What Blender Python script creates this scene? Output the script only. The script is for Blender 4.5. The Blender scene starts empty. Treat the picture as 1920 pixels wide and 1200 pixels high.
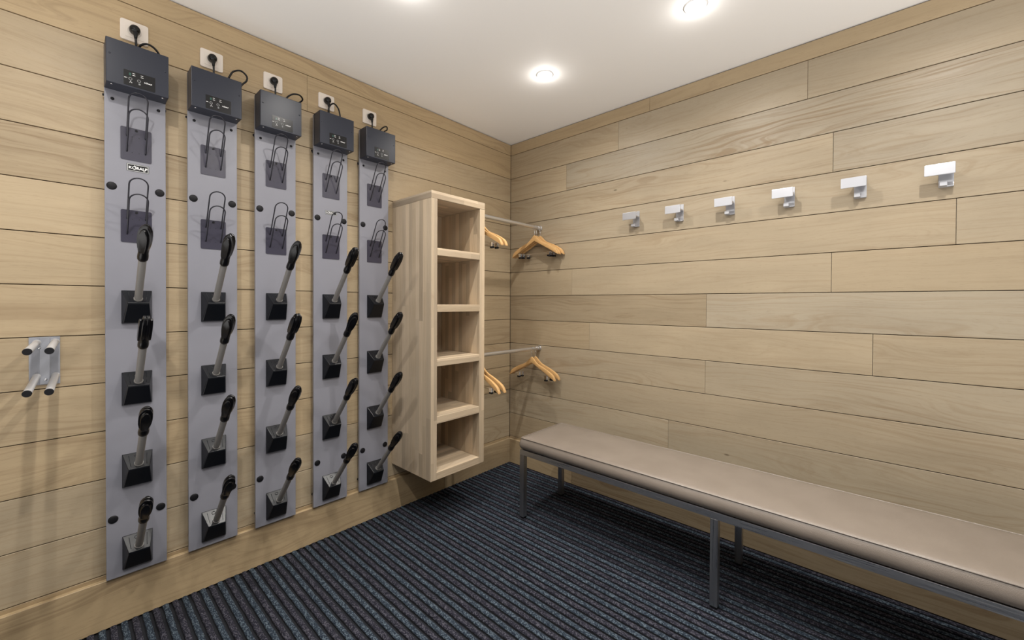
import bpy, bmesh, math, random
from mathutils import Vector, Matrix

# ------------------------------------------------------------------ camera
scn = bpy.context.scene
COL = scn.collection
YAW, PITCH, ROLL, FPX = 0.7393485, -0.0095387, 0.0048716, 769.58
cam_d = bpy.data.cameras.new('camera')
cam = bpy.data.objects.new('camera', cam_d)
COL.objects.link(cam)
cam_d.sensor_width = 36.0
cam_d.sensor_fit = 'HORIZONTAL'
cam_d.lens = FPX / 1920 * 36
cam_d.shift_x = 0.0
cam_d.shift_y = -(600 - 576.176) / 1920
cam_d.clip_start = 0.02
_F = Vector((math.cos(YAW) * math.cos(PITCH), math.sin(YAW) * math.cos(PITCH), math.sin(PITCH)))
_R = Vector((math.sin(YAW), -math.cos(YAW), 0))
_U = _R.cross(_F)
_r = _R * math.cos(ROLL) + _U * math.sin(ROLL)
_u = -_R * math.sin(ROLL) + _U * math.cos(ROLL)
_m = Matrix((( _r.x, _u.x, -_F.x, -2.39694), (_r.y, _u.y, -_F.y, -2.20498), (_r.z, _u.z, -_F.z, 1.25), (0, 0, 0, 1)))
cam.matrix_world = _m
scn.camera = cam

# ------------------------------------------------------------------ world, exposure
w = bpy.data.worlds.new('world')
scn.world = w
w.use_nodes = True
_t = w.node_tree; _bg = _t.nodes['Background']
_bg.inputs[0].default_value = (1.0, 0.97, 0.94, 1)
# added fill, strongest from below, enters past the omitted walls to brighten the ceiling
_tc = _t.nodes.new('ShaderNodeTexCoord'); _sx = _t.nodes.new('ShaderNodeSeparateXYZ'); _mr = _t.nodes.new('ShaderNodeMapRange')
_t.links.new(_tc.outputs['Generated'], _sx.inputs[0]); _t.links.new(_sx.outputs[2], _mr.inputs[0])
for _i, _v in enumerate((-.75, -.05, 3.3, .10)): _mr.inputs[1 + _i].default_value = _v
_t.links.new(_mr.outputs[0], _bg.inputs[1])
scn.view_settings.view_transform = 'Standard'
scn.view_settings.look = 'None'
scn.view_settings.exposure = 0.0
scn.view_settings.gamma = 1.0
scn.view_settings.use_curve_mapping = False

# ------------------------------------------------------------------ downlight lamps (light of the ceiling spots)
CEIL = 2.503
LIGHTS = [(-0.61, -0.81), (-0.60, -1.60), (-0.60, -2.42),
          (-1.48, -0.80), (-1.48, -1.60), (-1.48, -2.42),
          (-2.40, -0.78), (-2.40, -1.60), (-2.40, -2.42)]
LIGHT_W = 23.0
BEAM_W = 26.0
for i, (lx, ly) in enumerate(LIGHTS):
    ld = bpy.data.lights.new('downlight_lamp', 'SPOT')
    ld.energy = LIGHT_W
    ld.color = (1.0, 0.955, 0.89)
    ld.shadow_soft_size = 0.014
    ld.spot_size = math.radians(168)
    ld.spot_blend = 1.0
    lo = bpy.data.objects.new('downlight_lamp', ld)
    lo.location = (lx, ly, CEIL - 0.012)
    COL.objects.link(lo)
    ld = bpy.data.lights.new('downlight_beam', 'SPOT')    # the beam of the reflector, straight down
    ld.energy = BEAM_W; ld.color = (1.0, 0.965, 0.91); ld.shadow_soft_size = 0.014
    ld.spot_size = math.radians(104); ld.spot_blend = 1.0
    lo = bpy.data.objects.new('downlight_beam', ld)
    lo.location = (lx, ly, CEIL - 0.013)
    COL.objects.link(lo)

for i, (lx, ly) in enumerate(LIGHTS):                # added bodiless point lamps: a soft halo on the ceiling round each downlight
    ld = bpy.data.lights.new('ceiling_halo_fill', 'POINT')
    ld.energy = .55; ld.color = (1.0, .97, .93); ld.shadow_soft_size = .010
    lo = bpy.data.objects.new('ceiling_halo_fill', ld); lo.location = (lx, ly, CEIL - .040)
    COL.objects.link(lo)

# ------------------------------------------------------------------ materials
def mat(name, color=(.8, .8, .8), rough=.5, metal=0.0, spec=.5, emit=None, strength=0):
    m = bpy.data.materials.new(name)
    m.use_nodes = True
    b = m.node_tree.nodes['Principled BSDF']
    b.inputs['Base Color'].default_value = (*color, 1)
    b.inputs['Roughness'].default_value = rough
    b.inputs['Metallic'].default_value = metal
    b.inputs['Specular IOR Level'].default_value = spec
    if emit:
        b.inputs['Emission Color'].default_value = (*emit, 1)
        b.inputs['Emission Strength'].default_value = strength
    return m

class N:
    """small node helper"""
    def __init__(s, m):
        s.t = m.node_tree; s.b = s.t.nodes['Principled BSDF']
    def new(s, typ, **kw):
        n = s.t.nodes.new(typ)
        for k, v in kw.items():
            setattr(n, k, v)
        return n
    def link(s, a, b):
        s.t.links.new(a, b)
    def val(s, x, inp):
        if hasattr(x, 'is_linked') or hasattr(x, 'links'):
            s.link(x, inp)
        else:
            inp.default_value = x
    def math(s, op, a, b=0.0, c=None, clamp=False):
        n = s.new('ShaderNodeMath', operation=op, use_clamp=clamp)
        s.val(a, n.inputs[0]); s.val(b, n.inputs[1])
        if c is not None: s.val(c, n.inputs[2])
        return n.outputs[0]
    def mix(s, f, a, b, blend='MIX'):
        n = s.new('ShaderNodeMix', data_type='RGBA', blend_type=blend)
        s.val(f, n.inputs[0]); s.val(a, n.inputs[6]); s.val(b, n.inputs[7])
        return n.outputs[2]
    def noise(s, vec, scale=1, detail=2, rough=.5, dist=0.0):
        n = s.new('ShaderNodeTexNoise')
        s.link(vec, n.inputs['Vector'])
        n.inputs['Scale'].default_value = scale; n.inputs['Detail'].default_value = detail
        n.inputs['Roughness'].default_value = rough; n.inputs['Distortion'].default_value = dist
        return n.outputs[0]
    def ramp(s, x, lo, hi, a=0.0, b=1.0):
        n = s.new('ShaderNodeMapRange'); n.interpolation_type = 'SMOOTHSTEP'
        s.val(x, n.inputs[0])
        for i, v in enumerate((lo, hi, a, b)): n.inputs[1 + i].default_value = v
        return n.outputs[0]
    def xyz(s, x, y, z=0.0):
        n = s.new('ShaderNodeCombineXYZ'); s.val(x, n.inputs[0]); s.val(y, n.inputs[1]); s.val(z, n.inputs[2])
        return n.outputs[0]
    def uv(s):
        n = s.new('ShaderNodeUVMap'); n.uv_map = 'UVMap'
        q = s.new('ShaderNodeSeparateXYZ'); s.link(n.outputs[0], q.inputs[0])
        return q.outputs[0], q.outputs[1]

def wood(name, base, dark, grey, rough=.5, staves=None, grain=1.0, tone=.30):
    """oak: u runs along the grain, v across it (metres); corner colour 'tone' = (brightness, hue, grain)"""
    m = mat(name, base, rough, spec=.35)
    k = N(m)
    u, v = k.uv()
    at = k.new('ShaderNodeAttribute', attribute_name='tone')
    sp = k.new('ShaderNodeSeparateColor'); k.link(at.outputs['Color'], sp.inputs[0])
    bri, hue, gr = sp.outputs[0], sp.outputs[1], sp.outputs[2]
    # broad warping of the growth rings (cathedral figure)
    warp = k.noise(k.xyz(k.math('MULTIPLY', u, 1.1), k.math('MULTIPLY', v, 5.0), 0.0), 1.0, 2, .5)
    big = k.noise(k.xyz(k.math('MULTIPLY', u, .9), k.math('MULTIPLY', v, 3.0), 3.1), 1.0, 1, .5)
    ring = k.math('ADD', k.math('MULTIPLY', v, 46.0), k.math('MULTIPLY', warp, 17.0))
    rn = k.noise(k.xyz(ring, k.math('MULTIPLY', u, .6), 0), 1.0, 4, .65)
    rings = k.ramp(rn, .46, .66)
    rings = k.math('MULTIPLY', rings, k.ramp(big, .42, .60, .15, 1.0))
    # long fibres and short pores
    fib = k.noise(k.xyz(k.math('MULTIPLY', u, 3.0), k.math('ADD', k.math('MULTIPLY', v, 110.0), k.math('MULTIPLY', warp, 16.0)), 1.7), 1.0, 3, .6)
    por = k.noise(k.xyz(k.math('MULTIPLY', u, 26.0), k.math('ADD', k.math('MULTIPLY', v, 420.0), k.math('MULTIPLY', warp, 40.0)), 5.0), 1.0, 2, .6)
    cloud = k.noise(k.xyz(k.math('MULTIPLY', u, 2.2), k.math('MULTIPLY', v, 9.0), 7.0), 1.0, 3, .55)
    c = k.mix(k.math('MULTIPLY', hue, .9), (*base, 1), (*grey, 1))
    f = k.math('MULTIPLY', rings, k.math('MULTIPLY', gr, .78 * grain))
    c = k.mix(f, c, (*dark, 1))
    c = k.mix(k.math('MULTIPLY', k.ramp(fib, .48, .72), k.math('MULTIPLY', gr, .60 * grain)), c, (*dark, 1))
    c = k.mix(k.math('MULTIPLY', k.ramp(por, .58, .72), .28 * grain), c, (*[x * .62 for x in dark], 1))
    # brightness of each board and slow mottling within it
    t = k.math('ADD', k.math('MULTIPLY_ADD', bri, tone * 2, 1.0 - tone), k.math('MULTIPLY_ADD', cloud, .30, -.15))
    if staves:
        sv = k.math('FLOOR', k.math('MULTIPLY', v, 1.0 / staves))
        wn0 = k.new('ShaderNodeTexWhiteNoise', noise_dimensions='1D'); k.link(sv, wn0.inputs['W'])
        su = k.math('FLOOR', k.math('ADD', k.math('MULTIPLY', u, 1.35), k.math('MULTIPLY', wn0.outputs[0], 7.0)))
        wn = k.new('ShaderNodeTexWhiteNoise', noise_dimensions='2D'); k.link(k.xyz(sv, su), wn.inputs['Vector'])
        t = k.math('MULTIPLY', t, k.math('MULTIPLY_ADD', wn.outputs[0], .42, .75))
        c = k.mix(k.math('MULTIPLY', wn0.outputs[0], .45), c, (*grey, 1))
    # sparse small knots
    vo = k.new('ShaderNodeTexVoronoi'); k.link(k.xyz(k.math('MULTIPLY', u, 1.9), k.math('MULTIPLY', v, 4.6)), vo.inputs['Vector'])
    vo.inputs['Scale'].default_value = 1.0
    ko = k.ramp(vo.outputs['Distance'], .012, .035, 1.0, 0.0)
    rsep = k.new('ShaderNodeSeparateColor'); k.link(vo.outputs['Color'], rsep.inputs[0])
    ko = k.math('MULTIPLY', ko, k.math('GREATER_THAN', rsep.outputs[0], .60))
    c = k.mix(k.math('MULTIPLY', ko, .7), c, (*[x * .35 for x in dark], 1))
    mul = k.new('ShaderNodeVectorMath', operation='SCALE'); k.link(c, mul.inputs[0]); k.link(t, mul.inputs['Scale'])
    k.link(mul.outputs[0], k.b.inputs['Base Color'])
    k.link(k.ramp(fib, .3, .8, rough - .06, rough + .10), k.b.inputs['Roughness'])
    bp = k.new('ShaderNodeBump'); bp.inputs['Strength'].default_value = .10; bp.inputs['Distance'].default_value = .001
    k.link(k.math('ADD', fib, por), bp.inputs['Height']); k.link(bp.outputs[0], k.b.inputs['Normal'])
    return m

M = {}
M['oak'] = wood('oak_cladding', (.432, .322, .188), (.265, .185, .105), (.382, .330, .250), .47)
M['oak_dark'] = mat('groove', (.06, .032, .014), .8)
M['block'] = wood('butcher_block', (.56, .44, .30), (.36, .25, .15), (.50, .41, .31), .42, staves=.034, grain=.8, tone=.22)
M['hanger'] = wood('hanger_wood', (.62, .37, .15), (.42, .22, .08), (.62, .40, .20), .30, grain=.5, tone=.15)
M['ceiling'] = mat('ceiling_paint', (.90, .885, .86), .75)
M['panel'] = mat('grey_lacquer', (.245, .247, .285), .30)
M['panel_edge'] = mat('grey_lacquer_edge', (.27, .265, .29), .4)
M['box'] = mat('anthracite_sheet', (.024, .027, .040), .34, spec=.32)
M['plate'] = mat('dark_blue_plate', (.046, .044, .066), .24)
M['black'] = mat('black_plastic', (.004, .004, .005), .25, spec=.35)
M['blackmatte'] = mat('black_rubber', (.007, .007, .009), .5, spec=.25)
M['pbase'] = mat('black_gloss_plastic', (.005, .006, .009), .30, spec=.38)
M['wire'] = mat('black_wire', (.012, .012, .020), .35)
M['tube'] = mat('grey_tube', (.235, .225, .215), .42)
M['lighttube'] = mat('light_grey_tube', (.46, .46, .475), .38)
M['rackplate'] = mat('light_grey_lacquer', (.30, .31, .345), .35)
M['white'] = mat('white_print', (.85, .85, .85), .5)
M['greyprint'] = mat('grey_print', (.35, .36, .36), .5)
M['green'] = mat('green_window', (.01, .06, .045), .3)
M['chrome'] = mat('chrome', (.75, .75, .76), .16, metal=1.0)
M['steel'] = mat('brushed_steel', (.62, .62, .63), .34, metal=1.0)
M['rail'] = mat('satin_aluminium', (.72, .72, .73), .28, metal=.9)
M['hook'] = mat('satin_silver', (.58, .59, .63), .30, metal=.7)
M['socket'] = mat('cream_white_plastic', (.82, .74, .66), .4)
M['lens'] = mat('lamp_lens', (1, 1, 1), .3, emit=(1.0, .98, .95), strength=22)
M['trimring'] = mat('white_ring', (.85, .85, .84), .35)
M['underfloor'] = mat('carpet_backing', (.004, .005, .009), .95)

# brushed streaks on the steel of the bench
k = N(M['steel'])
tc = k.new('ShaderNodeTexCoord'); sq = k.new('ShaderNodeSeparateXYZ'); k.link(tc.outputs['Object'], sq.inputs[0])
nn = k.noise(k.xyz(k.math('MULTIPLY', sq.outputs[0], 260), k.math('MULTIPLY', sq.outputs[1], 5), k.math('MULTIPLY', sq.outputs[2], 260)), 1, 3, .6)
k.link(k.ramp(nn, .3, .7, .26, .44), k.b.inputs['Roughness'])
M['steel_leg'] = mat('brushed_steel_upright', (.50, .50, .51), .34, metal=1.0)
k = N(M['steel_leg'])
tc = k.new('ShaderNodeTexCoord'); sq = k.new('ShaderNodeSeparateXYZ'); k.link(tc.outputs['Object'], sq.inputs[0])
nn = k.noise(k.xyz(k.math('MULTIPLY', sq.outputs[0], 260), k.math('MULTIPLY', sq.outputs[1], 260), k.math('MULTIPLY', sq.outputs[2], 4)), 1, 3, .6)
k.link(k.ramp(nn, .3, .7, .26, .44), k.b.inputs['Roughness'])
# fine leather grain
M['leather'] = mat('taupe_leather', (.17, .13, .10), .32, spec=.8)
k = N(M['leather'])
tc = k.new('ShaderNodeTexCoord')
vo = k.new('ShaderNodeTexVoronoi'); k.link(tc.outputs['Object'], vo.inputs['Vector']); vo.inputs['Scale'].default_value = 420
no = k.noise(tc.outputs['Object'], 9.0, 3, .5)
k.link(k.mix(k.ramp(no, .3, .7), (.198, .165, .138, 1), (.220, .184, .155, 1)), k.b.inputs['Base Color'])
bp = k.new('ShaderNodeBump'); bp.inputs['Strength'].default_value = .22; bp.inputs['Distance'].default_value = .0012
k.link(vo.outputs['Distance'], bp.inputs['Height']); k.link(bp.outputs[0], k.b.inputs['Normal'])
M['seam'] = mat('leather_seam', (.05, .035, .028), .8)

# ribbed carpet: two yarn colours in turn, each a mottle of fibres
PITCH_R = 0.0310
def carpet(name, c1, c2, c3):
    m = mat(name, c1, .95, spec=.15)
    k = N(m)
    tc = k.new('ShaderNodeTexCoord'); o = tc.outputs['Object']
    sc = k.new('ShaderNodeVectorMath', operation='MULTIPLY'); k.link(o, sc.inputs[0]); sc.inputs[1].default_value = (1, .6, 1)
    a = k.noise(sc.outputs[0], 260, 2, .7)
    b = k.noise(o, 60, 3, .6)
    vo = k.new('ShaderNodeTexVoronoi'); k.link(sc.outputs[0], vo.inputs['Vector']); vo.inputs['Scale'].default_value = 330
    sep = k.new('ShaderNodeSeparateColor'); k.link(vo.outputs['Color'], sep.inputs[0])
    c = k.mix(k.ramp(a, .35, .65), (*c2, 1), (*c1, 1))
    c = k.mix(k.math('MULTIPLY', k.math('GREATER_THAN', sep.outputs[0], .72), .8), c, (*c3, 1))
    c = k.mix(k.math('MULTIPLY', k.ramp(b, .45, .75), .35), c, (*c2, 1))
    k.link(c, k.b.inputs['Base Color'])
    bp = k.new('ShaderNodeBump'); bp.inputs['Strength'].default_value = .8; bp.inputs['Distance'].default_value = .004
    k.link(k.math('ADD', a, b), bp.inputs['Height']); k.link(bp.outputs[0], k.b.inputs['Normal'])
    return m
M['rib_blue'] = carpet('carpet_rib_blue', (.040, .055, .076), (.010, .015, .024), (.105, .135, .165))
M['rib_violet'] = carpet('carpet_rib_violet', (.033, .033, .047), (.009, .009, .015), (.082, .080, .100))

# ------------------------------------------------------------------ mesh helpers
def link(name, bm, mats, parent=None, smooth=False, smooth_angle=None):
    me = bpy.data.meshes.new(name)
    bmesh.ops.recalc_face_normals(bm, faces=bm.faces[:])
    if smooth:
        for f in bm.faces: f.smooth = True
    if smooth_angle is not None:
        for f in bm.faces: f.smooth = True
        for e in bm.edges:
            if len(e.link_faces) == 2 and e.calc_face_angle(0) > smooth_angle:
                e.smooth = False
    bm.to_mesh(me); bm.free()
    if not isinstance(mats, (list, tuple)): mats = [mats]
    for m_ in mats: me.materials.append(m_)
    o = bpy.data.objects.new(name, me)
    COL.objects.link(o)
    if parent: o.parent = parent
    return o

def thing(name, label, cat, loc=(0, 0, 0), rz=0, group=None):
    o = bpy.data.objects.new(name, None)
    o.empty_display_size = .05
    COL.objects.link(o)
    o.location = loc; o.rotation_euler = (0, 0, rz)
    o['label'] = label; o['category'] = cat
    if group: o['group'] = group
    return o

def structure(o):
    o['kind'] = 'structure'; return o

def box(bm, lo, hi, bevel=0.0, seg=2, mi=0):
    vs = [bm.verts.new((x, y, z)) for x in (lo[0], hi[0]) for y in (lo[1], hi[1]) for z in (lo[2], hi[2])]
    idx = [(0, 1, 3, 2), (4, 6, 7, 5), (0, 4, 5, 1), (2, 3, 7, 6), (0, 2, 6, 4), (1, 5, 7, 3)]
    fs = [bm.faces.new([vs[i] for i in q]) for q in idx]
    for f in fs: f.material_index = mi
    if bevel > 0:
        es = list({e for f in fs for e in f.edges})
        r = bmesh.ops.bevel(bm, geom=es, offset=bevel, segments=seg, profile=.5, affect='EDGES')
        for f in r['faces']: f.material_index = mi
        return list({f for f in r['faces']} | {f for f in fs if f.is_valid})
    return fs

def tube(bm, pts, r, seg=12, cap=True, mi=0, closed=False):
    """sweep a circle along points (r may be a list)"""
    pts = [Vector(p) for p in pts]
    n = len(pts)
    rs = r if isinstance(r, (list, tuple)) else [r] * n
    tang = []
    for i in range(n):
        if closed: t = pts[(i + 1) % n] - pts[i - 1]
        else: t = pts[min(i + 1, n - 1)] - pts[max(i - 1, 0)]
        tang.append(t.normalized())
    up = Vector((0, 0, 1)) if abs(tang[0].z) < .9 else Vector((1, 0, 0))
    a = (up - tang[0] * up.dot(tang[0])).normalized()
    rings = []
    for i in range(n):
        a = (a - tang[i] * a.dot(tang[i])).normalized()
        b = tang[i].cross(a)
        rings.append([bm.verts.new(pts[i] + (a * math.cos(2 * math.pi * j / seg) + b * math.sin(2 * math.pi * j / seg)) * rs[i]) for j in range(seg)])
    m_ = n if closed else n - 1
    for i in range(m_):
        A, B = rings[i], rings[(i + 1) % n]
        for j in range(seg):
            f = bm.faces.new((A[j], A[(j + 1) % seg], B[(j + 1) % seg], B[j])); f.material_index = mi; f.smooth = True
    if cap and not closed:
        f = bm.faces.new(rings[0][::-1]); f.material_index = mi
        f = bm.faces.new(rings[-1]); f.material_index = mi
    return rings

def prism(bm, outline, axis, a, b, mi=0, bevel=0.0):
    """extrude a 2-D outline along an axis; outline coords fill the other two axes in order"""
    def P(q, t):
        c = list(q); c.insert(axis, t); return c
    A = [bm.verts.new(P(q, a)) for q in outline]; B = [bm.verts.new(P(q, b)) for q in outline]
    fs = [bm.faces.new(A), bm.faces.new(B[::-1])]
    n = len(A)
    for i in range(n):
        fs.append(bm.faces.new((A[i], B[i], B[(i + 1) % n], A[(i + 1) % n])))
    for f in fs: f.material_index = mi
    if bevel > 0:
        es = list(set(fs[0].edges) | set(fs[1].edges))
        r = bmesh.ops.bevel(bm, geom=es, offset=bevel, segments=2, profile=.5, affect='EDGES')
        for f in r['faces']: f.material_index = mi
    return fs

def rrect(cx, cy, w_, h, r, n=5):
    out = []
    for sx, sy, a0 in ((1, 1, 0), (-1, 1, 90), (-1, -1, 180), (1, -1, 270)):
        for i in range(n + 1):
            a = math.radians(a0 + 90 * i / n)
            out.append((cx + sx * (w_ / 2 - r) + r * math.cos(a), cy + sy * (h / 2 - r) + r * math.sin(a)))
    return out

def circle(cx, cy, r, n=24):
    return [(cx + r * math.cos(2 * math.pi * i / n), cy + r * math.sin(2 * math.pi * i / n)) for i in range(n)]

def xf(bm, mtx, since=0):
    bm.verts.ensure_lookup_table()
    bmesh.ops.transform(bm, matrix=mtx, verts=bm.verts[since:])

_rng = random.Random(7)
def wood_uv(bm, faces, grain, tone=None, off=None, rng=_rng):
    """planar uv in metres: u along the grain axis, v across it"""
    uvl = bm.loops.layers.uv.get('UVMap') or bm.loops.layers.uv.new('UVMap')
    tl = bm.loops.layers.float_color.get('tone') or bm.loops.layers.float_color.new('tone')
    if tone is None: tone = (rng.random(), rng.random() * .6, .5 + .5 * rng.random())
    if off is None: off = (rng.random() * 40, rng.random() * 40)
    for f in faces:
        f.normal_update()
        nn_ = f.normal
        ax = max(range(3), key=lambda i: abs(nn_[i]))
        tn = (tone[0] - .45, min(1, tone[1] + .3), 1.0) if ax == grain else tone   # end grain
        others = [i for i in range(3) if i != ax]
        if grain in others:
            ua = grain; va = [i for i in others if i != grain][0]
        else:
            ua, va = others[0], others[1]
        for l in f.loops:
            co = l.vert.co
            l[uvl].uv = (co[ua] + off[0], co[va] + off[1] + ax * 3.37)
            l[tl] = (*tn, 1)

def wbox(bm, lo, hi, grain, tone=None, off=None, bevel=.001, mi=0, rng=_rng):
    n0 = len(bm.faces)
    bm.faces.ensure_lookup_table()
    old = set(bm.faces)
    box(bm, lo, hi, bevel, 1, mi)
    wood_uv(bm, [f for f in bm.faces if f not in old], grain, tone, off, rng)

# ------------------------------------------------------------------ setting: walls of oak boards
SEAM = lambda k_: 2.59936 - 0.1845 * k_        # height of the groove below board row k
ROWS = [(0, 2.499, SEAM(1))] + [(i, SEAM(i), SEAM(i + 1)) for i in range(1, 13)] + [(13, SEAM(13), .02)]
G = .0016
GV = .0005
def plank_wall(name, axis, far, joints, tones, seed):
    """axis: 0 = boards run along x on the plane y=0, 1 = boards run along y on the plane x=0"""
    rng = random.Random(seed)
    bm = bmesh.new()
    for row, zt, zb in ROWS:
        js = sorted([0.0018] + [-j for j in joints.get(row, [])] + [-far])
        # distances measured from the corner, positive
        for i in range(len(js) - 1):
            a, b = js[i] + (GV if i else 0), js[i + 1] - GV
            t = tones.get((row, i), (rng.uniform(.25, .75), rng.uniform(0, .6), rng.uniform(.35, .85)))
            off = (rng.random() * 40, rng.random() * 40)
            zl, zh = zb + G, zt - G
            if axis == 0: wbox(bm, (-b, 0.0, zl), (-a, .012, zh), 0, t, off, .0008, 0, rng)
            else: wbox(bm, (0.0, -b, zl), (.012, -a, zh), 1, t, off, .0008, 0, rng)
    if axis == 0: box(bm, (far, .010, 0), (.03, .05, CEIL + .02), mi=1)
    else: box(bm, (.010, far, 0), (.05, .03, CEIL + .02), mi=1)
    return structure(link(name, bm, [M['oak'], M['oak_dark']]))

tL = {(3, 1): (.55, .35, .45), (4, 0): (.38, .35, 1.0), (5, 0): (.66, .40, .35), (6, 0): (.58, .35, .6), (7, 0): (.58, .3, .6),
      (0, 0): (.72, .0, .7), (1, 0): (.66, .0, .6), (1, 1): (.68, .0, .6), (2, 0): (.55, .35, .55), (3, 0): (.50, .25, .5), (9, 0): (.55, .3, .6), (10, 0): (.60, .2, .8),  # top rows brighter and more orange: ceiling bounce painted into the boards
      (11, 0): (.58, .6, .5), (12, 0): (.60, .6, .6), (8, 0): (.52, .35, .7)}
tR = {(2, 1): (.28, .95, 1.0), (2, 0): (.45, .5, .5), (3, 0): (.34, .65, .9), (3, 1): (.24, .95, .7), (4, 0): (.36, .75, .6), (5, 0): (.34, .6, .5), (5, 1): (.38, .7, .5),  # middle rows darker in colour, to even out the downlights on this wall
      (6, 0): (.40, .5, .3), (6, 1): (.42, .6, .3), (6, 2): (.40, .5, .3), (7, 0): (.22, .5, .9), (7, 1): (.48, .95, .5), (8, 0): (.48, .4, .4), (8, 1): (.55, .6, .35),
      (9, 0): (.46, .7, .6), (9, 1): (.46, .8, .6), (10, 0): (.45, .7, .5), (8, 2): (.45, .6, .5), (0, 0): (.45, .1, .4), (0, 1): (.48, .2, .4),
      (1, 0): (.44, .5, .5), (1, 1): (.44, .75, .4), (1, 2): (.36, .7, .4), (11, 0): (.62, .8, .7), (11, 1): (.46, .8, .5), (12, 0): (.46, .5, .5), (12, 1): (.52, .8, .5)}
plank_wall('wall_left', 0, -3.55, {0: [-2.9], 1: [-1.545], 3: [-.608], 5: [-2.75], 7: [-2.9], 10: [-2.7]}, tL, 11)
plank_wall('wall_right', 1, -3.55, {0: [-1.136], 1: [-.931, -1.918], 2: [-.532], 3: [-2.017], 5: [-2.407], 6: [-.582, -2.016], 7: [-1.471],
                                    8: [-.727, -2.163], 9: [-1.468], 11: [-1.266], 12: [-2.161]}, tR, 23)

# baseboards
BBT, BBH = .020, .184
bm = bmesh.new()
wbox(bm, (-3.55, -BBT, .0), (-.6686, -.0002, BBH), 0, (.55, .05, .7), None, .0012)
wbox(bm, (-.6682, -BBT, .0), (-.0002, -.0002, BBH), 0, (.40, .2, .6), None, .0012)
structure(link('baseboard_left', bm, M['oak']))
bm = bmesh.new()
wbox(bm, (-BBT, -.606, .0), (-.0002, -BBT - .0002, BBH), 1, (.55, .2, .6), None, .0012)
wbox(bm, (-BBT, -3.55, .0), (-.0002, -.6064, BBH), 1, (.80, .4, 1.0), None, .0012)
structure(link('baseboard_right', bm, M['oak']))

# ceiling
bm = bmesh.new()
box(bm, (-3.55, -3.55, CEIL), (.012, .012, CEIL + .05))
structure(link('ceiling', bm, M['ceiling']))

# floor: ribbed carpet, one ridge after the other running away from the left wall
bm = bmesh.new()
box(bm, (-3.0, -3.0, -.03), (.012, .012, -.0085), mi=0)
rng = random.Random(5)
NX = 112
prof = [(-.0094, -.0085), (-.0100, -.0020), (-.0088, .0008), (-.0050, .0028), (0, .0032), (.0050, .0028), (.0088, .0008), (.0100, -.0020), (.0094, -.0085)]
NY = 100
for i in range(NX):
    xc = -.0365 - i * PITCH_R
    if xc < -2.98: break
    ph = rng.random() * 10
    rows = []
    for j in range(NY + 1):
        y = -.019 - j * (2.975 / NY)
        wv = .0005 * math.sin(ph + j * 1.9) + rng.uniform(-.0005, .0005)
        wd = 1 + rng.uniform(-.05, .05)
        rows.append([bm.verts.new((xc + wv + px * wd, y, pz)) for px, pz in prof])
    for j in range(NY):
        for q in range(len(prof) - 1):
            f = bm.faces.new((rows[j][q], rows[j][q + 1], rows[j + 1][q + 1], rows[j + 1][q]))
            f.material_index = 0 if q in (0, 7) else 2 - (i % 2); f.smooth = True
structure(link('floor', bm, [M['underfloor'], M['rib_blue'], M['rib_violet']]))

# ------------------------------------------------------------------ ceiling downlights
VISIBLE = [(0, 'recessed round downlight nearest the room corner, between shelf unit and bench'),
           (1, 'recessed round downlight above the bench, cut by the top edge of the photo')]
dl = None
for i, (lx, ly) in enumerate(LIGHTS):
    if dl is None:
        dl = thing('downlight', VISIBLE[0][1], 'ceiling light', (lx, ly, CEIL), 0, 'recessed ceiling downlights')
        bm = bmesh.new()
        n = 40
        pr = [(.030, -.0026), (.030, -.004), (.034, -.006), (.041, -.006), (.046, -.003), (.047, 0)]
        rg = [[bm.verts.new((r_ * math.cos(2 * math.pi * j / n), r_ * math.sin(2 * math.pi * j / n), z_)) for j in range(n)] for r_, z_ in pr]
        for a in range(len(pr) - 1):
            for j in range(n):
                bm.faces.new((rg[a][j], rg[a][(j + 1) % n], rg[a + 1][(j + 1) % n], rg[a + 1][j]))
        link('trim_ring', bm, M['trimring'], dl, smooth=True)
        bm = bmesh.new()
        bm.faces.new([bm.verts.new((x_, y_, -.0025)) for x_, y_ in circle(0, 0, .0302, 32)])
        link('lens', bm, M['lens'], dl)
        cur = dl
    else:
        cur = dl.copy(); COL.objects.link(cur); cur.location = (lx, ly, CEIL)
        for ch in list(dl.children):
            c_ = ch.copy(); COL.objects.link(c_); c_.parent = cur
    if i < 2: cur['label'] = VISIBLE[i][1]
    else:
        cur['label'] = 'recessed round downlight outside the photo, ' + [
            'over the far end of the bench', 'in front of the left wall dryers', 'at the middle of the room', 'at the middle of the bench side',
            'above the wall peg rack', 'above the left foreground', 'above the camera position'][i - 2]

# ------------------------------------------------------------------ boot dryers on the left wall
FT = -.035                                           # front face of the back panel
DX = [-2.199, -1.951, -1.702, -1.4385, -1.190]
PW = .0885                                           # half width
def text_mesh(bm, body, size, mtx, mi=0, bold=.0):
    cu = bpy.data.curves.new('t', 'FONT'); cu.body = body; cu.size = size; cu.offset = bold
    cu.align_x = 'LEFT'; cu.align_y = 'BOTTOM_BASELINE'; cu.resolution_u = 3
    ob = bpy.data.objects.new('t', cu); COL.objects.link(ob)
    dg = bpy.context.evaluated_depsgraph_get()
    me = bpy.data.meshes.new_from_object(ob.evaluated_get(dg))
    old_v = len(bm.verts); old_f = len(bm.faces)
    bm.from_mesh(me)
    bm.verts.ensure_lookup_table(); bm.faces.ensure_lookup_table()
    wdt = max((v.co.x for v in bm.verts[old_v:]), default=0)
    bmesh.ops.transform(bm, matrix=mtx, verts=bm.verts[old_v:])
    for f in bm.faces[old_f:]: f.material_index = mi
    bpy.data.objects.remove(ob); bpy.data.curves.remove(cu); bpy.data.meshes.remove(me)
    return wdt

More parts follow.
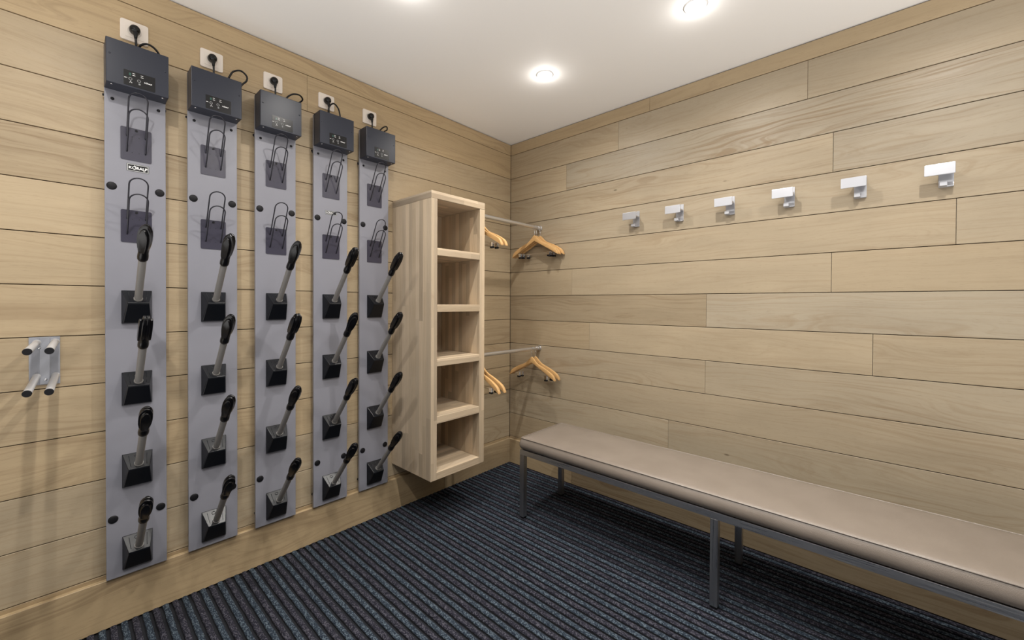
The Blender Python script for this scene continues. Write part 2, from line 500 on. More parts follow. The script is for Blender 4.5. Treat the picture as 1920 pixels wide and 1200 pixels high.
def face_front(x, y, z):
    """matrix from the xy plane to the plane facing -y at (x,y,z)"""
    return Matrix(((1, 0, 0, x), (0, 0, -1, y), (0, 1, 0, z), (0, 0, 0, 1)))

def wordmark(bm, x, y, z, h, mi):
    """the maker's mark: K, a large ring with a spark through it, RALP"""
    s = h / .70
    wk = text_mesh(bm, 'K', s, face_front(x, y, z), mi, .035 * s)
    ro = h * .62
    cx, cz = x + wk + ro * .95, z + h * .45
    n = 24
    o1 = [bm.verts.new((cx + ro * math.cos(a), y, cz + ro * math.sin(a))) for a in [2 * math.pi * i / n for i in range(n)]]
    o2 = [bm.verts.new((cx + ro * .62 * math.cos(a), y, cz + ro * .62 * math.sin(a))) for a in [2 * math.pi * i / n for i in range(n)]]
    for i in range(n):
        bm.faces.new((o1[i], o1[(i + 1) % n], o2[(i + 1) % n], o2[i])).material_index = mi
    # spark on the upper right of the ring
    sx, sz = cx + ro * .35, cz + ro * 1.05
    pts = []
    for i in range(8):
        rr = ro * (.95 if i % 2 == 0 else .28); a = math.radians(20 + i * 45)
        pts.append(bm.verts.new((sx + rr * math.cos(a), y - .00005, sz + rr * .75 * math.sin(a))))
    bm.faces.new(pts).material_index = mi
    text_mesh(bm, 'RALP', s, face_front(cx + ro * 1.02, y, z), mi, .035 * s)
    return

def lathe(bm, prof, n=24, mi=0, mod=None):
    rg = []
    for r_, z_ in prof:
        rg.append([bm.verts.new((r_ * math.cos(2 * math.pi * j / n), r_ * math.sin(2 * math.pi * j / n), z_)) for j in range(n)])
    for a in range(len(prof) - 1):
        for j in range(n):
            f = bm.faces.new((rg[a][j], rg[a][(j + 1) % n], rg[a + 1][(j + 1) % n], rg[a + 1][j])); f.material_index = mi; f.smooth = True
    f = bm.faces.new(rg[0][::-1]); f.material_index = mi
    f = bm.faces.new(rg[-1]); f.material_index = mi

# peg meshes are shared: they are built along +z then laid along the peg axis
PEG_ANG = math.radians(47.5)
AX = Vector((0, -math.cos(PEG_ANG), math.sin(PEG_ANG)))
def peg_matrix(o, spin=0.0):
    x = Vector((1, 0, 0)); y = AX.cross(x)
    R_ = Matrix(((x.x, y.x, AX.x), (x.y, y.y, AX.y), (x.z, y.z, AX.z))).to_4x4()
    return Matrix.Translation(o) @ R_ @ Matrix.Rotation(spin, 4, 'Z')

def grip_bm():
    bm = bmesh.new()
    # collar and core
    body = [(.0142, .194), (.0154, .196), (.0160, .204), (.0156, .216), (.0148, .221), (.0150, .232), (.0160, .250), (.0168, .272), (.0169, .292), (.0158, .310), (.0130, .324), (.0080, .333), (.002, .336)]
    lathe(bm, body, 28)
    # four parallel blades; the vents between them show round the head
    for xc, sc_, top in ((-.0144, .60, .332), (-.0049, .92, .345), (.0049, .92, .345), (.0144, .60, .332)):
        pr = [(.0130, .232), (.0168, .246), (.0196, .264), (.0210, .285), (.0208, .303), (.0190, .320), (.0150, .334), (.0080, .3435), (0, .346)]
        pts = [(a * sc_, .232 + (b - .232) * (top - .232) / .114) for a, b in pr]
        prism(bm, [(a, b) for a, b in pts] + [(-a, b) for a, b in pts[-2::-1]], 0, xc - .0040, xc + .0040, 0, .0018)
    return bm
def tube_bm():
    bm = bmesh.new()
    tube(bm, [(0, 0, -.012), (0, 0, .19)], .0118, 20)
    tube(bm, [(0, 0, -.006), (0, 0, .0035)], .0138, 20)
    return bm
GRIP_ME = TUBE_ME = None
def base_bm():
    """sloped housing: back rectangle, a ridge standing out near its middle, top face square to the peg"""
    bm = bmesh.new()
    w0, w1 = .0445, .031
    yb, yf, yr = 0.0, -.003, -.055                   # relative to the panel face
    top, bot, rz = 0.0, -.128, -.047
    b = {}
    def v(n_, x, y, z): b[n_] = bm.verts.new((x, y, z))
    for s_, sx in (('l', -1), ('r', 1)):
        v('tb' + s_, sx * w0, yb, top); v('bb' + s_, sx * w0, yb, bot)
        v('tf' + s_, sx * w0, yf, top); v('bf' + s_, sx * w0, yf, bot)
        v('rt' + s_, sx * w1, yr, rz)
        v('rb' + s_, sx * (w1 + .0085), yr + .042, bot + .004)
        v('ri' + s_, sx * w1, yr + .0, rz - .006)
    F = lambda *n_: bm.faces.new([b[q] for q in n_])
    F('tbl', 'tbr', 'tfr', 'tfl'); F('bbl', 'bfl', 'bfr', 'bbr')
    F('tfl', 'tfr', 'rtr', 'rtl')
    F('rtl', 'rtr', 'rir', 'ril')
    F('ril', 'rir', 'rbr', 'rbl')
    F('rbl', 'rbr', 'bfr', 'bfl')
    F('tfl', 'rtl', 'ril', 'rbl', 'bfl'); F('tfr', 'bfr', 'rbr', 'rir', 'rtr')
    F('tbl', 'tfl', 'bfl', 'bbl'); F('tbr', 'bbr', 'bfr', 'tfr'); F('tbl', 'bbl', 'bbr', 'tbr')
    bmesh.ops.bevel(bm, geom=bm.edges[:], offset=.0016, segments=2, profile=.5, affect='EDGES')
    # two thin ribs and a round latch on the sloping top
    d = Vector((0, yr - yf, rz - top)).normalized(); nrm = Vector((0, -abs(d.z), abs(d.y))).normalized()
    for sx in (-.023, .023):
        p0 = Vector((sx * 1.15, yf, top)) + d * .010; p1 = Vector((sx, yf, top)) + d * .058
        tube(bm, [p0 + nrm * .0001, p1 + nrm * .0001], .0009, 6)
    c = Vector((-.004, yf, top)) + d * .016
    ring = [c + Vector((.0062 * math.cos(a), 0, 0)) + d * .0062 * math.sin(a) + nrm * .0006 for a in [2 * math.pi * i / 14 for i in range(14)]]
    tube(bm, ring, .0012, 6, closed=True)
    return bm

def arc_wire(foot_z, w_, out, rise):
    """hairpin loop: two legs lean out from the plate and join in a half circle"""
    dirv = Vector((0, -out, rise)); L = dirv.length; dirv.normalize()
    r_ = w_ / 2
    pts = [Vector((-r_, .0035, foot_z)), Vector((-r_, 0, foot_z)) + dirv * .006, Vector((-r_, 0, foot_z)) + dirv * (L - r_) * .5]
    c = Vector((0, 0, foot_z)) + dirv * (L - r_)
    for i in range(13):
        a = math.pi - math.pi * i / 12
        pts.append(c + Vector((r_ * math.cos(a), 0, 0)) + dirv * r_ * math.sin(a))
    pts += [Vector((r_, 0, foot_z)) + dirv * (L - r_) * .5, Vector((r_, 0, foot_z)) + dirv * .006, Vector((r_, .0035, foot_z))]
    return pts

def catmull(pts, n=8):
    pts = [Vector(p) for p in pts]
    P = [pts[0] * 2 - pts[1]] + pts + [pts[-1] * 2 - pts[-2]]
    out = []
    for i in range(1, len(P) - 2):
        for j in range(n):
            t = j / n
            a, b, c, d = P[i - 1], P[i], P[i + 1], P[i + 2]
            out.append(.5 * ((2 * b) + (-a + c) * t + (2 * a - 5 * b + 4 * c - d) * t * t + (-a + 3 * b - 3 * c + d) * t ** 3))
    out.append(P[-2])
    return out

SOCK = [-2.2005, -1.950, -1.706, -1.4505, -1.205]
SOCKZ = 2.310
LOOPS = [  # cable above each control box (x, y, z)
    [(-2.195, -.030, 2.225), (-2.187, -.050, 2.246), (-2.168, -.060, 2.256), (-2.146, -.058, 2.250), (-2.130, -.050, 2.232), (-2.126, -.045, 2.208)],
    [(-1.946, -.030, 2.225), (-1.935, -.030, 2.217), (-1.905, -.034, 2.222), (-1.892, -.038, 2.250), (-1.878, -.040, 2.278), (-1.850, -.042, 2.293), (-1.826, -.040, 2.280), (-1.826, -.040, 2.258), (-1.842, -.038, 2.236), (-1.856, -.038, 2.208)],
    [(-1.702, -.030, 2.225), (-1.690, -.030, 2.217), (-1.668, -.036, 2.222), (-1.651, -.040, 2.252), (-1.630, -.052, 2.268), (-1.600, -.050, 2.274), (-1.583, -.040, 2.262), (-1.598, -.025, 2.246), (-1.630, -.024, 2.236), (-1.644, -.034, 2.208)],
    [(-1.447, -.030, 2.240), (-1.453, -.036, 2.246), (-1.452, -.040, 2.268), (-1.440, -.042, 2.290), (-1.423, -.042, 2.298), (-1.403, -.042, 2.280), (-1.393, -.040, 2.250), (-1.390, -.040, 2.208)],
    [(-1.201, -.030, 2.228), (-1.190, -.030, 2.220), (-1.168, -.036, 2.226), (-1.156, -.040, 2.246), (-1.136, -.042, 2.268), (-1.115, -.040, 2.276), (-1.112, -.036, 2.260), (-1.128, -.034, 2.246), (-1.148, -.036, 2.208)],
]
SPINS = [[1.1, .0, 1.45, 1.4], [.8, .9, .9, 1.4], [.9, .15, .8, .7], [.1, 1.2, .3, .8], [.0, .05, .3, .5]]
BADGE = {0: (-.028, .037, 1.756, 1.785), 3: (-.030, .030, 1.7115, 1.733)}
WHICH = ['leftmost grey boot dryer with black pegs, a maker badge above its upper cover caps',
         'second grey boot dryer from the left, black pegs, no badge, looped cord above',
         'middle grey boot dryer of the five, with black pegs and no badge',
         'fourth grey boot dryer from the left, small maker badge between its upper cover caps',
         'rightmost grey boot dryer with black pegs, beside the wooden shelf unit']
for di, cx in enumerate(DX):
    t = thing('boot_dryer', WHICH[di], 'boot dryer', (cx, 0, .19), 0, 'boot dryers in a row on the left wall')
    Z = -.19                                          # child z offset so that numbers below are room heights
    def put(name, bm, m_, par=t, **kw):
        bmesh.ops.translate(bm, verts=bm.verts[:], vec=(0, 0, Z))
        return link(name, bm, m_, par, **kw)
    bm = bmesh.new()
    box(bm, (-PW, -.0350, .190), (PW, -.021, 2.211), .0012, 2)
    put('back_panel', bm, M['panel'])
    # wall bolts that carry the panel
    for sx in (-1, 1):
        bm = bmesh.new()
        tube(bm, [(sx * .080, -.0005, 2.030), (sx * .080, -.022, 2.030)], .006, 12)
        tube(bm, [(sx * .0855, -.016, 2.030), (sx * .0925, -.016, 2.030)], .0045, 12)
        put('wall_bolt', bm, M['blackmatte'], smooth_angle=.6)
    for sx in (-1, 1):
        bm = bmesh.new()
        tube(bm, [(sx * .080, -.0205, .25), (sx * .080, -.0005, .25)], .006, 12)
        put('wall_spacer', bm, M['blackmatte'], smooth_angle=.6)
    # caps and small screws
    for z_ in (1.688, .418):
        for sx in (-1, 1):
            bm = bmesh.new()
            pr = [(.0148, .0), (.0146, .0012), (.0125, .0028), (.008, .0038), (.0015, .0042)]
            lathe(bm, pr, 26)
            xf(bm, Matrix.Translation((sx * .0695, FT, z_)) @ Matrix.Rotation(math.pi / 2, 4, 'X'))
            put('cover_cap', bm, M['blackmatte'])
    for sx in (-1, 1):
        bm = bmesh.new()
        lathe(bm, [(.0055, 0), (.0055, .002), (.003, .004), (.001, .0042)], 14)
        xf(bm, Matrix.Translation((sx * .0665, FT, 2.017)) @ Matrix.Rotation(math.pi / 2, 4, 'X'))
        put('panel_screw', bm, M['blackmatte'])
    # maker badge
    if di in BADGE:
        x0, x1, z0, z1 = BADGE[di]
        bm = bmesh.new()
        prism(bm, rrect((x0 + x1) / 2, (z0 + z1) / 2, x1 - x0, z1 - z0, .002), 1, FT, FT - .0008, 1)
        h_ = z1 - z0
        prism(bm, rrect((x0 + x1) / 2, (z0 + z1) / 2, x1 - x0 - .0016, h_ - .0016, .0015), 1, FT - .0008, FT - .0010, 2)
        prism(bm, rrect((x0 + x1) / 2, (z0 + z1) / 2, (x1 - x0) - .008, h_ - .008, .0003), 1, FT - .0010, FT - .0012, 1)
        wordmark(bm, x0 + .0055, FT - .00135, z0 + h_ * .33, h_ * .34, 0)
        if di == 0:
            text_mesh(bm, 'SA', .005, face_front(x1 - .017, FT - .0013, z0 + .0048), 0, .0001)
        put('badge', bm, [M['white'], M['black'], M['greyprint']])
    # control box
    bm = bmesh.new()
    box(bm, (-PW, -.110, 2.050), (PW, FT - .0002, 2.212), .0022, 2)
    # fold flange lines at the back corners
    box(bm, (-PW - .0008, -.046, 2.052), (-PW + .002, -.0362, 2.210), .0004, 1)
    box(bm, (PW - .002, -.046, 2.052), (PW + .0008, -.0362, 2.210), .0004, 1)
    cb = put('control_box', bm, M['box'])
    for sx, yy in ((-1, -.095), (1, -.095)):
        bm = bmesh.new()
        lathe(bm, [(.0038, 0), (.0036, .0015), (.001, .0025)], 12)
        xf(bm, Matrix.Translation((sx * .072, yy, 2.050)) @ Matrix.Rotation(math.pi, 4, 'X'))
        put('box_screw', bm, M['chrome'], cb)
    for sx, zz in ((-1, 2.155), (1, 2.150)):
        bm = bmesh.new()
        lathe(bm, [(.0032, 0), (.003, .0008), (.001, .0012)], 12)
        xf(bm, Matrix.Translation((sx * .078, -.110, zz)) @ Matrix.Rotation(math.pi / 2, 4, 'X'))
        put('box_screw', bm, M['box'], cb)
    bm = bmesh.new()
    prism(bm, rrect(.0035, 2.0842, .089, .0555, .0025), 1, -.1100, -.1108, 1)
    dy = -.11095
    def q_(x0, z0, x1, z1, mi): bm.faces.new([bm.verts.new(p_) for p_ in ((x0, dy, z0), (x1, dy, z0), (x1, dy, z1), (x0, dy, z1))]).material_index = mi
    # indicator marks, two round keys, small signs
    for x0 in (-.0165, .0065):
        q_(x0, 2.1035, x0 + .007, 2.1050, 0); q_(x0, 2.0965, x0 + .0078, 2.0982, 0)
    q_(-.0265, 2.094, -.020, 2.104, 3)
    for cx_, cz_ in ((-.0225, 2.082), (.0015, 2.082)):
        rg = [(cx_ + .0045 * math.cos(a), dy, cz_ + .0045 * math.sin(a)) for a in [2 * math.pi * i / 20 for i in range(20)]]
        tube(bm, rg, .0007, 6, closed=True, mi=2)
    q_(-.0395, 2.0818, -.0335, 2.0838, 0); q_(-.0335, 2.0822, -.0300, 2.0832, 2)
    # fan sign: three blades; heat sign: three bars
    for a in (90, 210, 330):
        a = math.radians(a); c0 = Vector((-.0215, dy, 2.0705))
        d0 = Vector((math.cos(a), 0, math.sin(a))); s0 = Vector((-math.sin(a), 0, math.cos(a)))
        bm.faces.new([bm.verts.new(c0 + x_) for x_ in (d0 * .0006, d0 * .0035 + s0 * .0014, d0 * .0045, d0 * .0035 - s0 * .0012)]).material_index = 0
    for i in range(3): q_(.0005 + i * .002, 2.0675, .0016 + i * .002, 2.0735, 2)
    wordmark(bm, .0165, dy, 2.0800, .0040, 0)
    put('display_panel', bm, [M['white'], M['black'], M['greyprint'], M['green']], cb)
    # two holders of wire loops
    for pt in (1.923, 1.605):
        bm = bmesh.new()
        prism(bm, rrect(0, pt - .063, .090, .1255, .005), 1, FT, FT - .0020)
        for hx, hz in ((-.012, -.035), (.008, -.035), (-.012, -.095), (.008, -.095)):
            prism(bm, circle(hx, pt + hz, .0016, 10), 1, FT - .0020, FT - .0023, 1)
        prism(bm, circle(0, pt - .0085, .0042, 14), 1, FT - .0020, FT - .0040, 1)
        hp = put('hook_plate', bm, [M['plate'], M['blackmatte']])
        for fz in (pt - .035, pt - .095):
            bm = bmesh.new()
            pts = [Vector((p_.x, p_.y + FT - .003, p_.z)) for p_ in arc_wire(fz, .054, .082, .144)]
            tube(bm, pts, .0025, 8)
            put('wire_loop', bm, M['wire'], hp)
    # four pegs
    for pi_, z_ in enumerate((1.293, .9765, .659, .342)):
        bm = base_bm()
        bmesh.ops.translate(bm, verts=bm.verts[:], vec=(0, FT, z_))
        pb = put('peg_base', bm, M['pbase'])
        org = Vector((0, -.078, z_ - .0325))
        bm = tube_bm(); xf(bm, peg_matrix(org)); put('peg_tube', bm, M['tube'], pb, smooth_angle=.6)
        bm = grip_bm(); xf(bm, peg_matrix(org, SPINS[di][pi_])); put('peg_grip', bm, M['black'], pb, smooth_angle=.55)
    # mains cable and plug
    sx = SOCK[di] - cx
    bm = bmesh.new()
    path = [(sx + .001, -.034, SOCKZ - .030), (sx + .002, -.033, SOCKZ - .048)] + [(p_[0] - cx, p_[1], p_[2]) for p_ in LOOPS[di]]
    tube(bm, catmull(path, 6), .0039, 8)
    pc = put('power_cord', bm, M['black'])
    bm = bmesh.new()
    lathe(bm, [(.0165, 0), (.0168, .010), (.0158, .018), (.0120, .026), (.003, .028)], 26)
    xf(bm, Matrix.Translation((sx, -.0110, SOCKZ + .003)) @ Matrix.Rotation(math.pi / 2, 4, 'X'))
    tube(bm, [(sx, -.026, SOCKZ - .004), (sx + .0008, -.030, SOCKZ - .014), (sx + .001, -.033, SOCKZ - .026), (sx + .001, -.034, SOCKZ - .036)], [.0112, .0088, .0058, .0044], 14)
    put('plug', bm, M['black'], pc)

# ------------------------------------------------------------------ wall sockets
WS = ['leftmost', 'second', 'middle', 'fourth', 'rightmost']
sk = None
for i, x in enumerate(SOCK):
    lab = ['cream square wall socket above the leftmost boot dryer', 'cream square wall socket above the second boot dryer from the left',
           'cream square wall socket above the middle boot dryer', 'cream square wall socket above the fourth boot dryer from the left',
           'cream square wall socket above the rightmost boot dryer by the shelf unit'][i]
    if sk is None:
        sk = thing('wall_socket', lab, 'socket', (x, 0, SOCKZ), 0, 'wall sockets above the boot dryers')
        bm = bmesh.new()
        prism(bm, rrect(0, 0, .082, .078, .006), 1, -.0002, -.0080, 0, .0012)
        link('cover_plate', bm, M['socket'], sk)
        bm = bmesh.new()
        prism(bm, rrect(0, 0, .054, .052, .003), 1, -.0080, -.0096, 0, .0006)
        rgp = [(.0205 * math.cos(a), -.0097, .0205 * math.sin(a)) for a in [2 * math.pi * j / 28 for j in range(28)]]
        tube(bm, rgp, .0009, 6, closed=True)
        link('socket_insert', bm, M['socket'], sk)
    else:
        c0 = sk.copy(); COL.objects.link(c0); c0.location = (x, 0, SOCKZ); c0['label'] = lab
        for ch in list(sk.children):
            c_ = ch.copy(); COL.objects.link(c_); c_.parent = c0

# ------------------------------------------------------------------ peg rack at the far left
t = thing('peg_rack', 'small grey wall plate with four long dark-capped tube pegs, left of the dryers', 'peg rack', (-2.4385, 0, 1.04))
bm = bmesh.new()
prism(bm, [(-.0370, -.086), (.0365, -.086), (.0365, .083), (-.0370, .083)], 1, -.0005, -.0045, 0, .0008)
# folded centre channel
box(bm, (-.012, -.0060, -.084), (.012, -.0044, .081), .0006, 1)
link('back_plate', bm, M['rackplate'], t)
for (bx, bz, ex, ez) in ((-.457, 1.104, -.465, 1.1035), (-.414, 1.106, -.4225, 1.1030), (-.458, .985, -.466, .9825), (-.413, .985, -.4235, .9815)):
    b0 = Vector((bx - 2 + 2.4385, -.004, bz - 1.04)); e0 = Vector((ex - 2 + 2.4385, -.378, ez - 1.04))
    bm = bmesh.new()
    tube(bm, [b0, b0.lerp(e0, .5), e0], .0096, 18)
    tube(bm, [b0, b0.lerp(e0, .012)], .0108, 18)
    tb = link('peg_tube', bm, M['lighttube'], t, smooth_angle=.6)
    bm = bmesh.new()
    dd = (e0 - b0).normalized()
    tube(bm, [e0 - dd * .002, e0 + dd * .0022, e0 + dd * .0034], [.0100, .0100, .0088], 20)
    link('end_cap', bm, M['blackmatte'], tb, smooth_angle=.6)
for sx, sz in ((-.012, .045), (.002, -.068)):
    bm = bmesh.new()
    lathe(bm, [(.0038, 0), (.0034, .0015), (.001, .0022)], 12)
    xf(bm, Matrix.Translation((sx, -.0058, sz)) @ Matrix.Rotation(math.pi / 2, 4, 'X'))
    link('screw', bm, M['chrome'], t)

# ------------------------------------------------------------------ open shelf unit
X0, X1, YF, ZB, ZT, TH = -1.053, -.655, -.389, .277, 1.860, .0405
t = thing('shelf_unit', 'tall narrow open wooden shelf unit with five compartments, hung beside the boot dryers', 'shelf unit', (-.854, 0, ZB))
OX, OZ = .854, -ZB
def sp(name, lo, hi, grain, tone, bev=.0012):
    bm = bmesh.new()
    wbox(bm, (lo[0] + OX, lo[1], lo[2] + OZ), (hi[0] + OX, hi[1], hi[2] + OZ), grain, tone, None, bev)
    return link(name, bm, M['block'], t)
sp('side_panel', (X0, YF, ZB + TH * .0), (X0 + TH, -.0005, ZT - TH - .0003), 2, (.48, .35, .7))
sp('side_panel', (X1 - TH, YF, ZB), (X1, -.0005, ZT - TH - .0003), 2, (.55, .1, .6))
o_ = sp('top_panel', (X0, YF, ZT - TH), (X1, -.0005, ZT), 0, (.45, .5, .6))
sp('bottom_panel', (X0 + TH + .0003, YF, ZB), (X1 - TH - .0003, -.0005, ZB + TH), 0, (.55, .2, .6))
sp('back_panel', (X0 + TH + .0003, -.018, ZB + TH + .0003), (X1 - TH - .0003, -.0006, ZT - TH - .0003), 2, (.30, .1, .8), .0)
for zt in (1.552, 1.241, .942, .626):
    sp('shelf', (X0 + TH + .0003, YF + .0005, zt - .0405), (X1 - TH - .0003, -.0185, zt), 0, (.55, .15, .6))

# ------------------------------------------------------------------ clothes rails
def rail(z, lab):
    t_ = thing('clothes_rail', lab, 'clothes rail', (-.33, -.300, z), 0, 'clothes rails between shelf unit and right wall')
    bm = bmesh.new(); tube(bm, [(-.322, 0, 0), (.328, 0, 0)], .0125, 24)
    link('rod', bm, M['rail'], t_, smooth_angle=.7)
    for a, b in ((-.3245, -.312), (.3295, .300)):
        bm = bmesh.new(); tube(bm, [(a, 0, 0), (a + (b - a) * .2, 0, 0)], .0185, 24); tube(bm, [(a, 0, 0), (b, 0, 0)], .0152, 24)
        link('end_flange', bm, M['rail'], t_, smooth_angle=.7)
rail(1.807, 'upper silver clothes rail running from the shelf unit to the right wall')
rail(.9195, 'lower silver clothes rail running from the shelf unit to the right wall')

# ------------------------------------------------------------------ clothes hangers
def hanger_meshes():
    """hanger in its own plane: local y across, z up, origin at the rail centre"""
    # wooden body: two sloping shoulders with a dropped neck, thickness along x
    ctr, hgt = [], []
    N_ = 18
    top, bot = [], []
    for i in range(N_ + 1):
        s = i / N_
        yy = s * .212
        base = -.0985 - .108 * s - .004 * s ** 4
        hh = .0225 + .0200 * math.exp(-(s / .16) ** 2) + .0095 * math.sin(math.pi * min(1, max(0, (s - .30) / .85)))
        if s > .88: hh *= math.sqrt(max(.05, 1 - ((s - .88) / .125) ** 2))
        zt = base + hh
        top.append((yy, zt)); bot.append((yy, zt - hh))
    bm = bmesh.new()
    outline = [(y_, z_) for y_, z_ in top] + [(y_, z_) for y_, z_ in bot[::-1]]
    left = [(-y_, z_) for y_, z_ in bot[1:]] + [(-y_, z_) for y_, z_ in top[:0:-1]]
    # quad strips on both faces so that the long outline triangulates cleanly
    TX = .0065
    def strip(sgn):
        for i in range(N_):
            a, b = top[i], top[i + 1]; c, d = bot[i + 1], bot[i]
            # shoulders swell towards the tips
            def tx(s_): return TX * (1 + .55 * max(0, (s_ - .5) * 2) ** 1.0)
            s0, s1 = i / N_, (i + 1) / N_
            P = [((tx(s0), sgn * a[0], a[1]), (tx(s1), sgn * b[0], b[1]), (tx(s1), sgn * c[0], c[1]), (tx(s0), sgn * d[0], d[1]))]
            q = P[0]
            f1 = [bm.verts.new(v_) for v_ in q]
            f2 = [bm.verts.new((-v_[0], v_[1], v_[2])) for v_ in q]
            bm.faces.new(f1); bm.faces.new(f2[::-1])
            bm.faces.new((f1[0], f1[1], f2[1], f2[0])); bm.faces.new((f1[3], f1[2], f2[2], f2[3]))
            if i == N_ - 1: bm.faces.new((f1[1], f1[2], f2[2], f2[1]))
    strip(1); strip(-1)
    bmesh.ops.remove_doubles(bm, verts=bm.verts[:], dist=.00005)
    bmesh.ops.recalc_face_normals(bm, faces=bm.faces[:])
    es = [e for e in bm.edges if len(e.link_faces) == 2 and e.calc_face_angle(0) > 1.0]
    bmesh.ops.bevel(bm, geom=es, offset=.0022, segments=2, profile=.5, affect='EDGES')
    wood_uv(bm, bm.faces[:], 1, (.6, .2, .6))
    # metal hook
    hk = bmesh.new()
    r_ = .0155
    pts = [(0, 0, -.060), (0, 0, -.040)]
    for i in range(15):
        a = math.radians(-75 + i * 245 / 14)
        pts.append((0, r_ * math.cos(a), r_ * math.sin(a)))
    pts = [(0, 0, -.060), (0, 0, -.034), (0, .004, -.0205)] + pts[3:]
    tube(hk, catmull(pts, 3), .0017, 8)
    # trouser bar
    br = bmesh.new()
    ends = .205
    tube(br, catmull([(0, -.150, -.158), (0, -.156, -.182), (0, -.145, -.190), (0, 0, -.191), (0, .145, -.190), (0, .156, -.182), (0, .150, -.158)], 4), .0016, 8)
    # clip
    cl = bmesh.new()
    box(cl, (-.0070, -.011, -.018), (-.0022, .011, .010), .001, 1, 0)
    box(cl, (.0022, -.011, -.018), (.0070, .011, .010), .001, 1, 0)
    tube(cl, [(0, -.0125, .0), (0, .0125, .0)], .0045, 12, mi=0)
    box(cl, (-.0078, -.012, -.028), (.0078, .012, -.016), .0022, 2, 1)
    return bm, hk, br, cl
HG = None
def hanger(x, rz, z, lab, grp, clips=(-.130, .130), tilt=0.0, dy=0.0):
    global HG
    t_ = thing('clothes_hanger', lab, 'hanger', (x, -.300 + dy, z), rz, grp)
    t_.rotation_euler = (tilt, 0, rz)
    if HG is None:
        bm, hk, br, cl = hanger_meshes()
        b_ = link('wooden_body', bm, M['hanger'], t_, smooth_angle=.7)
        h_ = link('hook', hk, M['chrome'], t_)
        r_ = link('trouser_bar', br, M['chrome'], t_)
        c_ = link('clip', cl, [M['chrome'], M['blackmatte']], t_)
        c_.location = (0, clips[0], -.191)
        c2 = c_.copy(); COL.objects.link(c2); c2.location = (0, clips[1], -.191); c2.parent = t_
        HG = [b_, h_, r_, c_]
    else:
        for q in HG[:3]:
            c_ = q.copy(); COL.objects.link(c_); c_.parent = t_
        for cy in clips:
            c_ = HG[3].copy(); COL.objects.link(c_); c_.parent = t_; c_.location = (0, cy, -.191)
# hook bend sits over the rail: rail radius .0125, hook inner radius .0138
HZ = -.0012
g1, g2 = 'wooden hangers on the upper rail', 'wooden hangers on the lower rail'
hanger(-.066, 0.00, 1.807 + HZ, 'wooden hanger on the upper rail, front one of the three by the right wall', g1, (-.130, .138))
hanger(-.0425, 0.012, 1.807 + HZ, 'wooden hanger on the upper rail, middle one of the three by the right wall', g1, (-.125, .128))
hanger(-.021, 0.02, 1.807 + HZ, 'wooden hanger on the upper rail, rearmost of three, almost touching the right wall', g1, (-.125, .110), 0.0, -.016)
hanger(-.588, 0.0, 1.807 + HZ, 'wooden hanger on the upper rail beside the shelf unit, its tip further right', g1, (-.125, .130))
hanger(-.618, -.04, 1.807 + HZ, 'wooden hanger on the upper rail, pushed against the shelf unit and mostly hidden by it', g1, (-.120, .130))
hanger(-.090, 0.0, .9195 + HZ, 'wooden hanger on the lower rail, front one of the pair by the right wall', g2, (-.130, .125))
hanger(-.048, 0.05, .9195 + HZ, 'wooden hanger on the lower rail, rear one of the pair by the right wall', g2, (-.140, .125))
hanger(-.596, 0.0, .9195 + HZ, 'wooden hanger on the lower rail near the shelf unit, its tip further to the right', g2, (-.135, .125))
hanger(-.632, -.06, .9195 + HZ, 'wooden hanger on the lower rail, turned a little and nearer to the shelf unit', g2, (-.135, .125))

# ------------------------------------------------------------------ coat hooks on the right wall
ck = None
HLAB = ['silver coat hook on the right wall, first of six and nearest the room corner', 'silver coat hook on the right wall, second from the room corner',
        'silver coat hook on the right wall, third from the room corner', 'silver coat hook on the right wall, fourth from the room corner',
        'silver coat hook on the right wall, fifth from the room corner', 'silver coat hook on the right wall, last of six and furthest from the room corner']
for i, ye in enumerate((-1.079, -1.344, -1.609, -1.872, -2.136, -2.399)):
    if ck is None:
        ck = thing('coat_hook', HLAB[0], 'coat hook', (0, ye, 1.77), 0, 'coat hooks in a row on the right wall')
        z0 = -1.77
        bm = bmesh.new()
        prism(bm, rrect(.0215, 1.7735 + z0, .043, .096, .0025, 3), 0, -.0003, -.0045, 0, .0006)
        link('back_plate', bm, M['hook'], ck)
        bm = bmesh.new()                              # arm that carries the front plate
        box(bm, (-.0500, .0012, 1.783 + z0), (-.0040, .0418, 1.7895 + z0), .0006, 1)
        link('arm', bm, M['hook'], ck)
        bm = bmesh.new()
        prism(bm, rrect(.0435, 1.7890 + z0, .0870, .0440, .003, 4), 0, -.0500, -.0560, 0, .0010)
        link('front_plate', bm, M['hook'], ck)
        bm = bmesh.new()                              # small lower hook: tongue and upturned tab
        box(bm, (-.0300, .0200, 1.7265 + z0), (-.0040, .0420, 1.7305 + z0), .0006, 1)
        box(bm, (-.0330, .0200, 1.7265 + z0), (-.0290, .0420, 1.7425 + z0), .0008, 1)
        prism(bm, [(-.0043, 1.7260 + z0), (-.0043, 1.7450 + z0), (-.0120, 1.7300 + z0), (-.0120, 1.7260 + z0)], 1, .0008, .0425)
        link('lower_tab', bm, M['hook'], ck)
    else:
        c0 = ck.copy(); COL.objects.link(c0); c0.location = (0, ye, 1.77); c0['label'] = HLAB[i]
        for ch in list(ck.children):
            c_ = ch.copy(); COL.objects.link(c_); c_.parent = c0

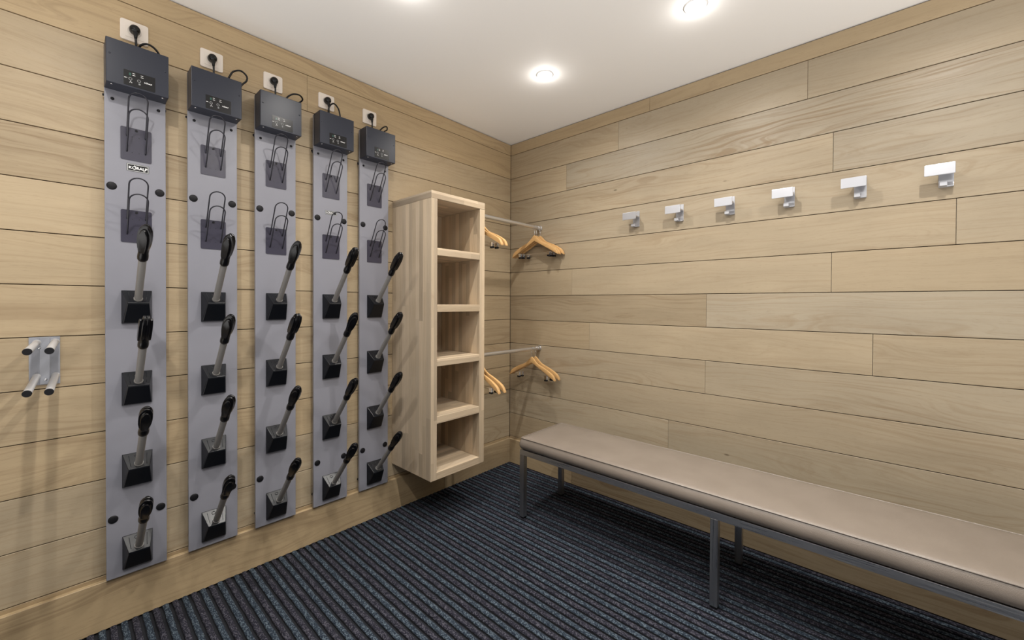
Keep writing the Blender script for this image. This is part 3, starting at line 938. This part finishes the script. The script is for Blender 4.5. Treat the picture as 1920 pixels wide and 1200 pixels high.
# ------------------------------------------------------------------ bench
t = thing('bench', 'long upholstered bench with taupe leather seat on steel legs along the right wall', 'bench', (0, 0, .0))
BX0, BX1, BY0, BY1 = -.606, -.196, -.640, -2.760
def rr_path(o_, n=5, r0=.016):
    x0, x1, y0, y1 = BX0 + o_, BX1 - o_, BY1 + o_, BY0 - o_
    r_ = max(.002, r0 - o_)
    pts = []
    for cx_, cy_, a0 in ((x1 - r_, y1 - r_, 0), (x0 + r_, y1 - r_, 90), (x0 + r_, y0 + r_, 180), (x1 - r_, y0 + r_, 270)):
        for i in range(n + 1):
            a = math.radians(a0 + 90 * i / n); pts.append((cx_ + r_ * math.cos(a), cy_ + r_ * math.sin(a)))
    # subdivide long sides evenly enough for shading
    return pts
bm = bmesh.new()
rings = []
for o_, z_ in ((.030, .4022), (.012, .4026), (.003, .4070), (-.0045, .4140), (-.0095, .4260), (-.0095, .4380), (-.0060, .4520), (.0010, .4630), (.0030, .4672), (.0042, .4682), (.0075, .4700), (.014, .4735), (.026, .4760), (.05, .4775), (.10, .4785), (.16, .4788)):
    rings.append([bm.verts.new((x_, y_, z_)) for x_, y_ in rr_path(o_)])
for a in range(len(rings) - 1):
    n = len(rings[a])
    for j in range(n):
        f = bm.faces.new((rings[a][j], rings[a][(j + 1) % n], rings[a + 1][(j + 1) % n], rings[a + 1][j])); f.smooth = True
        f.material_index = 1 if a == 8 else 0
bm.faces.new(rings[-1]).smooth = True
bm.faces.new(rings[0][::-1])
cu = link('seat_cushion', bm, [M['leather'], M['seam']], t)
bm = bmesh.new()
tube(bm, [(x_, y_, .4695) for x_, y_ in rr_path(.0022)], .0026, 8, closed=True)
link('piping', bm, M['leather'], cu)
# steel frame of square tube
FX0, FX1, FY0, FY1 = -.603, -.195, -.636, -2.762
bm = bmesh.new(); RB, RT = .3715, .4020
box(bm, (FX0, FY1, RB), (FX0 + .030, FY0, RT), .0012, 2)
box(bm, (FX1 - .030, FY1, RB), (FX1, FY0, RT), .0012, 2)
for yy in (FY0 - .030, -1.708, FY1):
    box(bm, (FX0 + .0301, yy, RB + .0001), (FX1 - .0301, yy + .030, RT - .0001), .0012, 2)
link('frame', bm, M['steel'], t)
for xx in (FX0, FX1 - .030):
    for yy in (FY0 - .030, -1.708, FY1):
        bm = bmesh.new()
        box(bm, (xx, yy, .0115), (xx + .030, yy + .030, RB - .0002), .0012, 2)
        lg = link('leg', bm, M['steel_leg'], t)
        bm = bmesh.new()
        box(bm, (xx + .001, yy + .001, .0032), (xx + .029, yy + .029, .0114), .001, 1)
        link('foot_cap', bm, M['blackmatte'], lg)
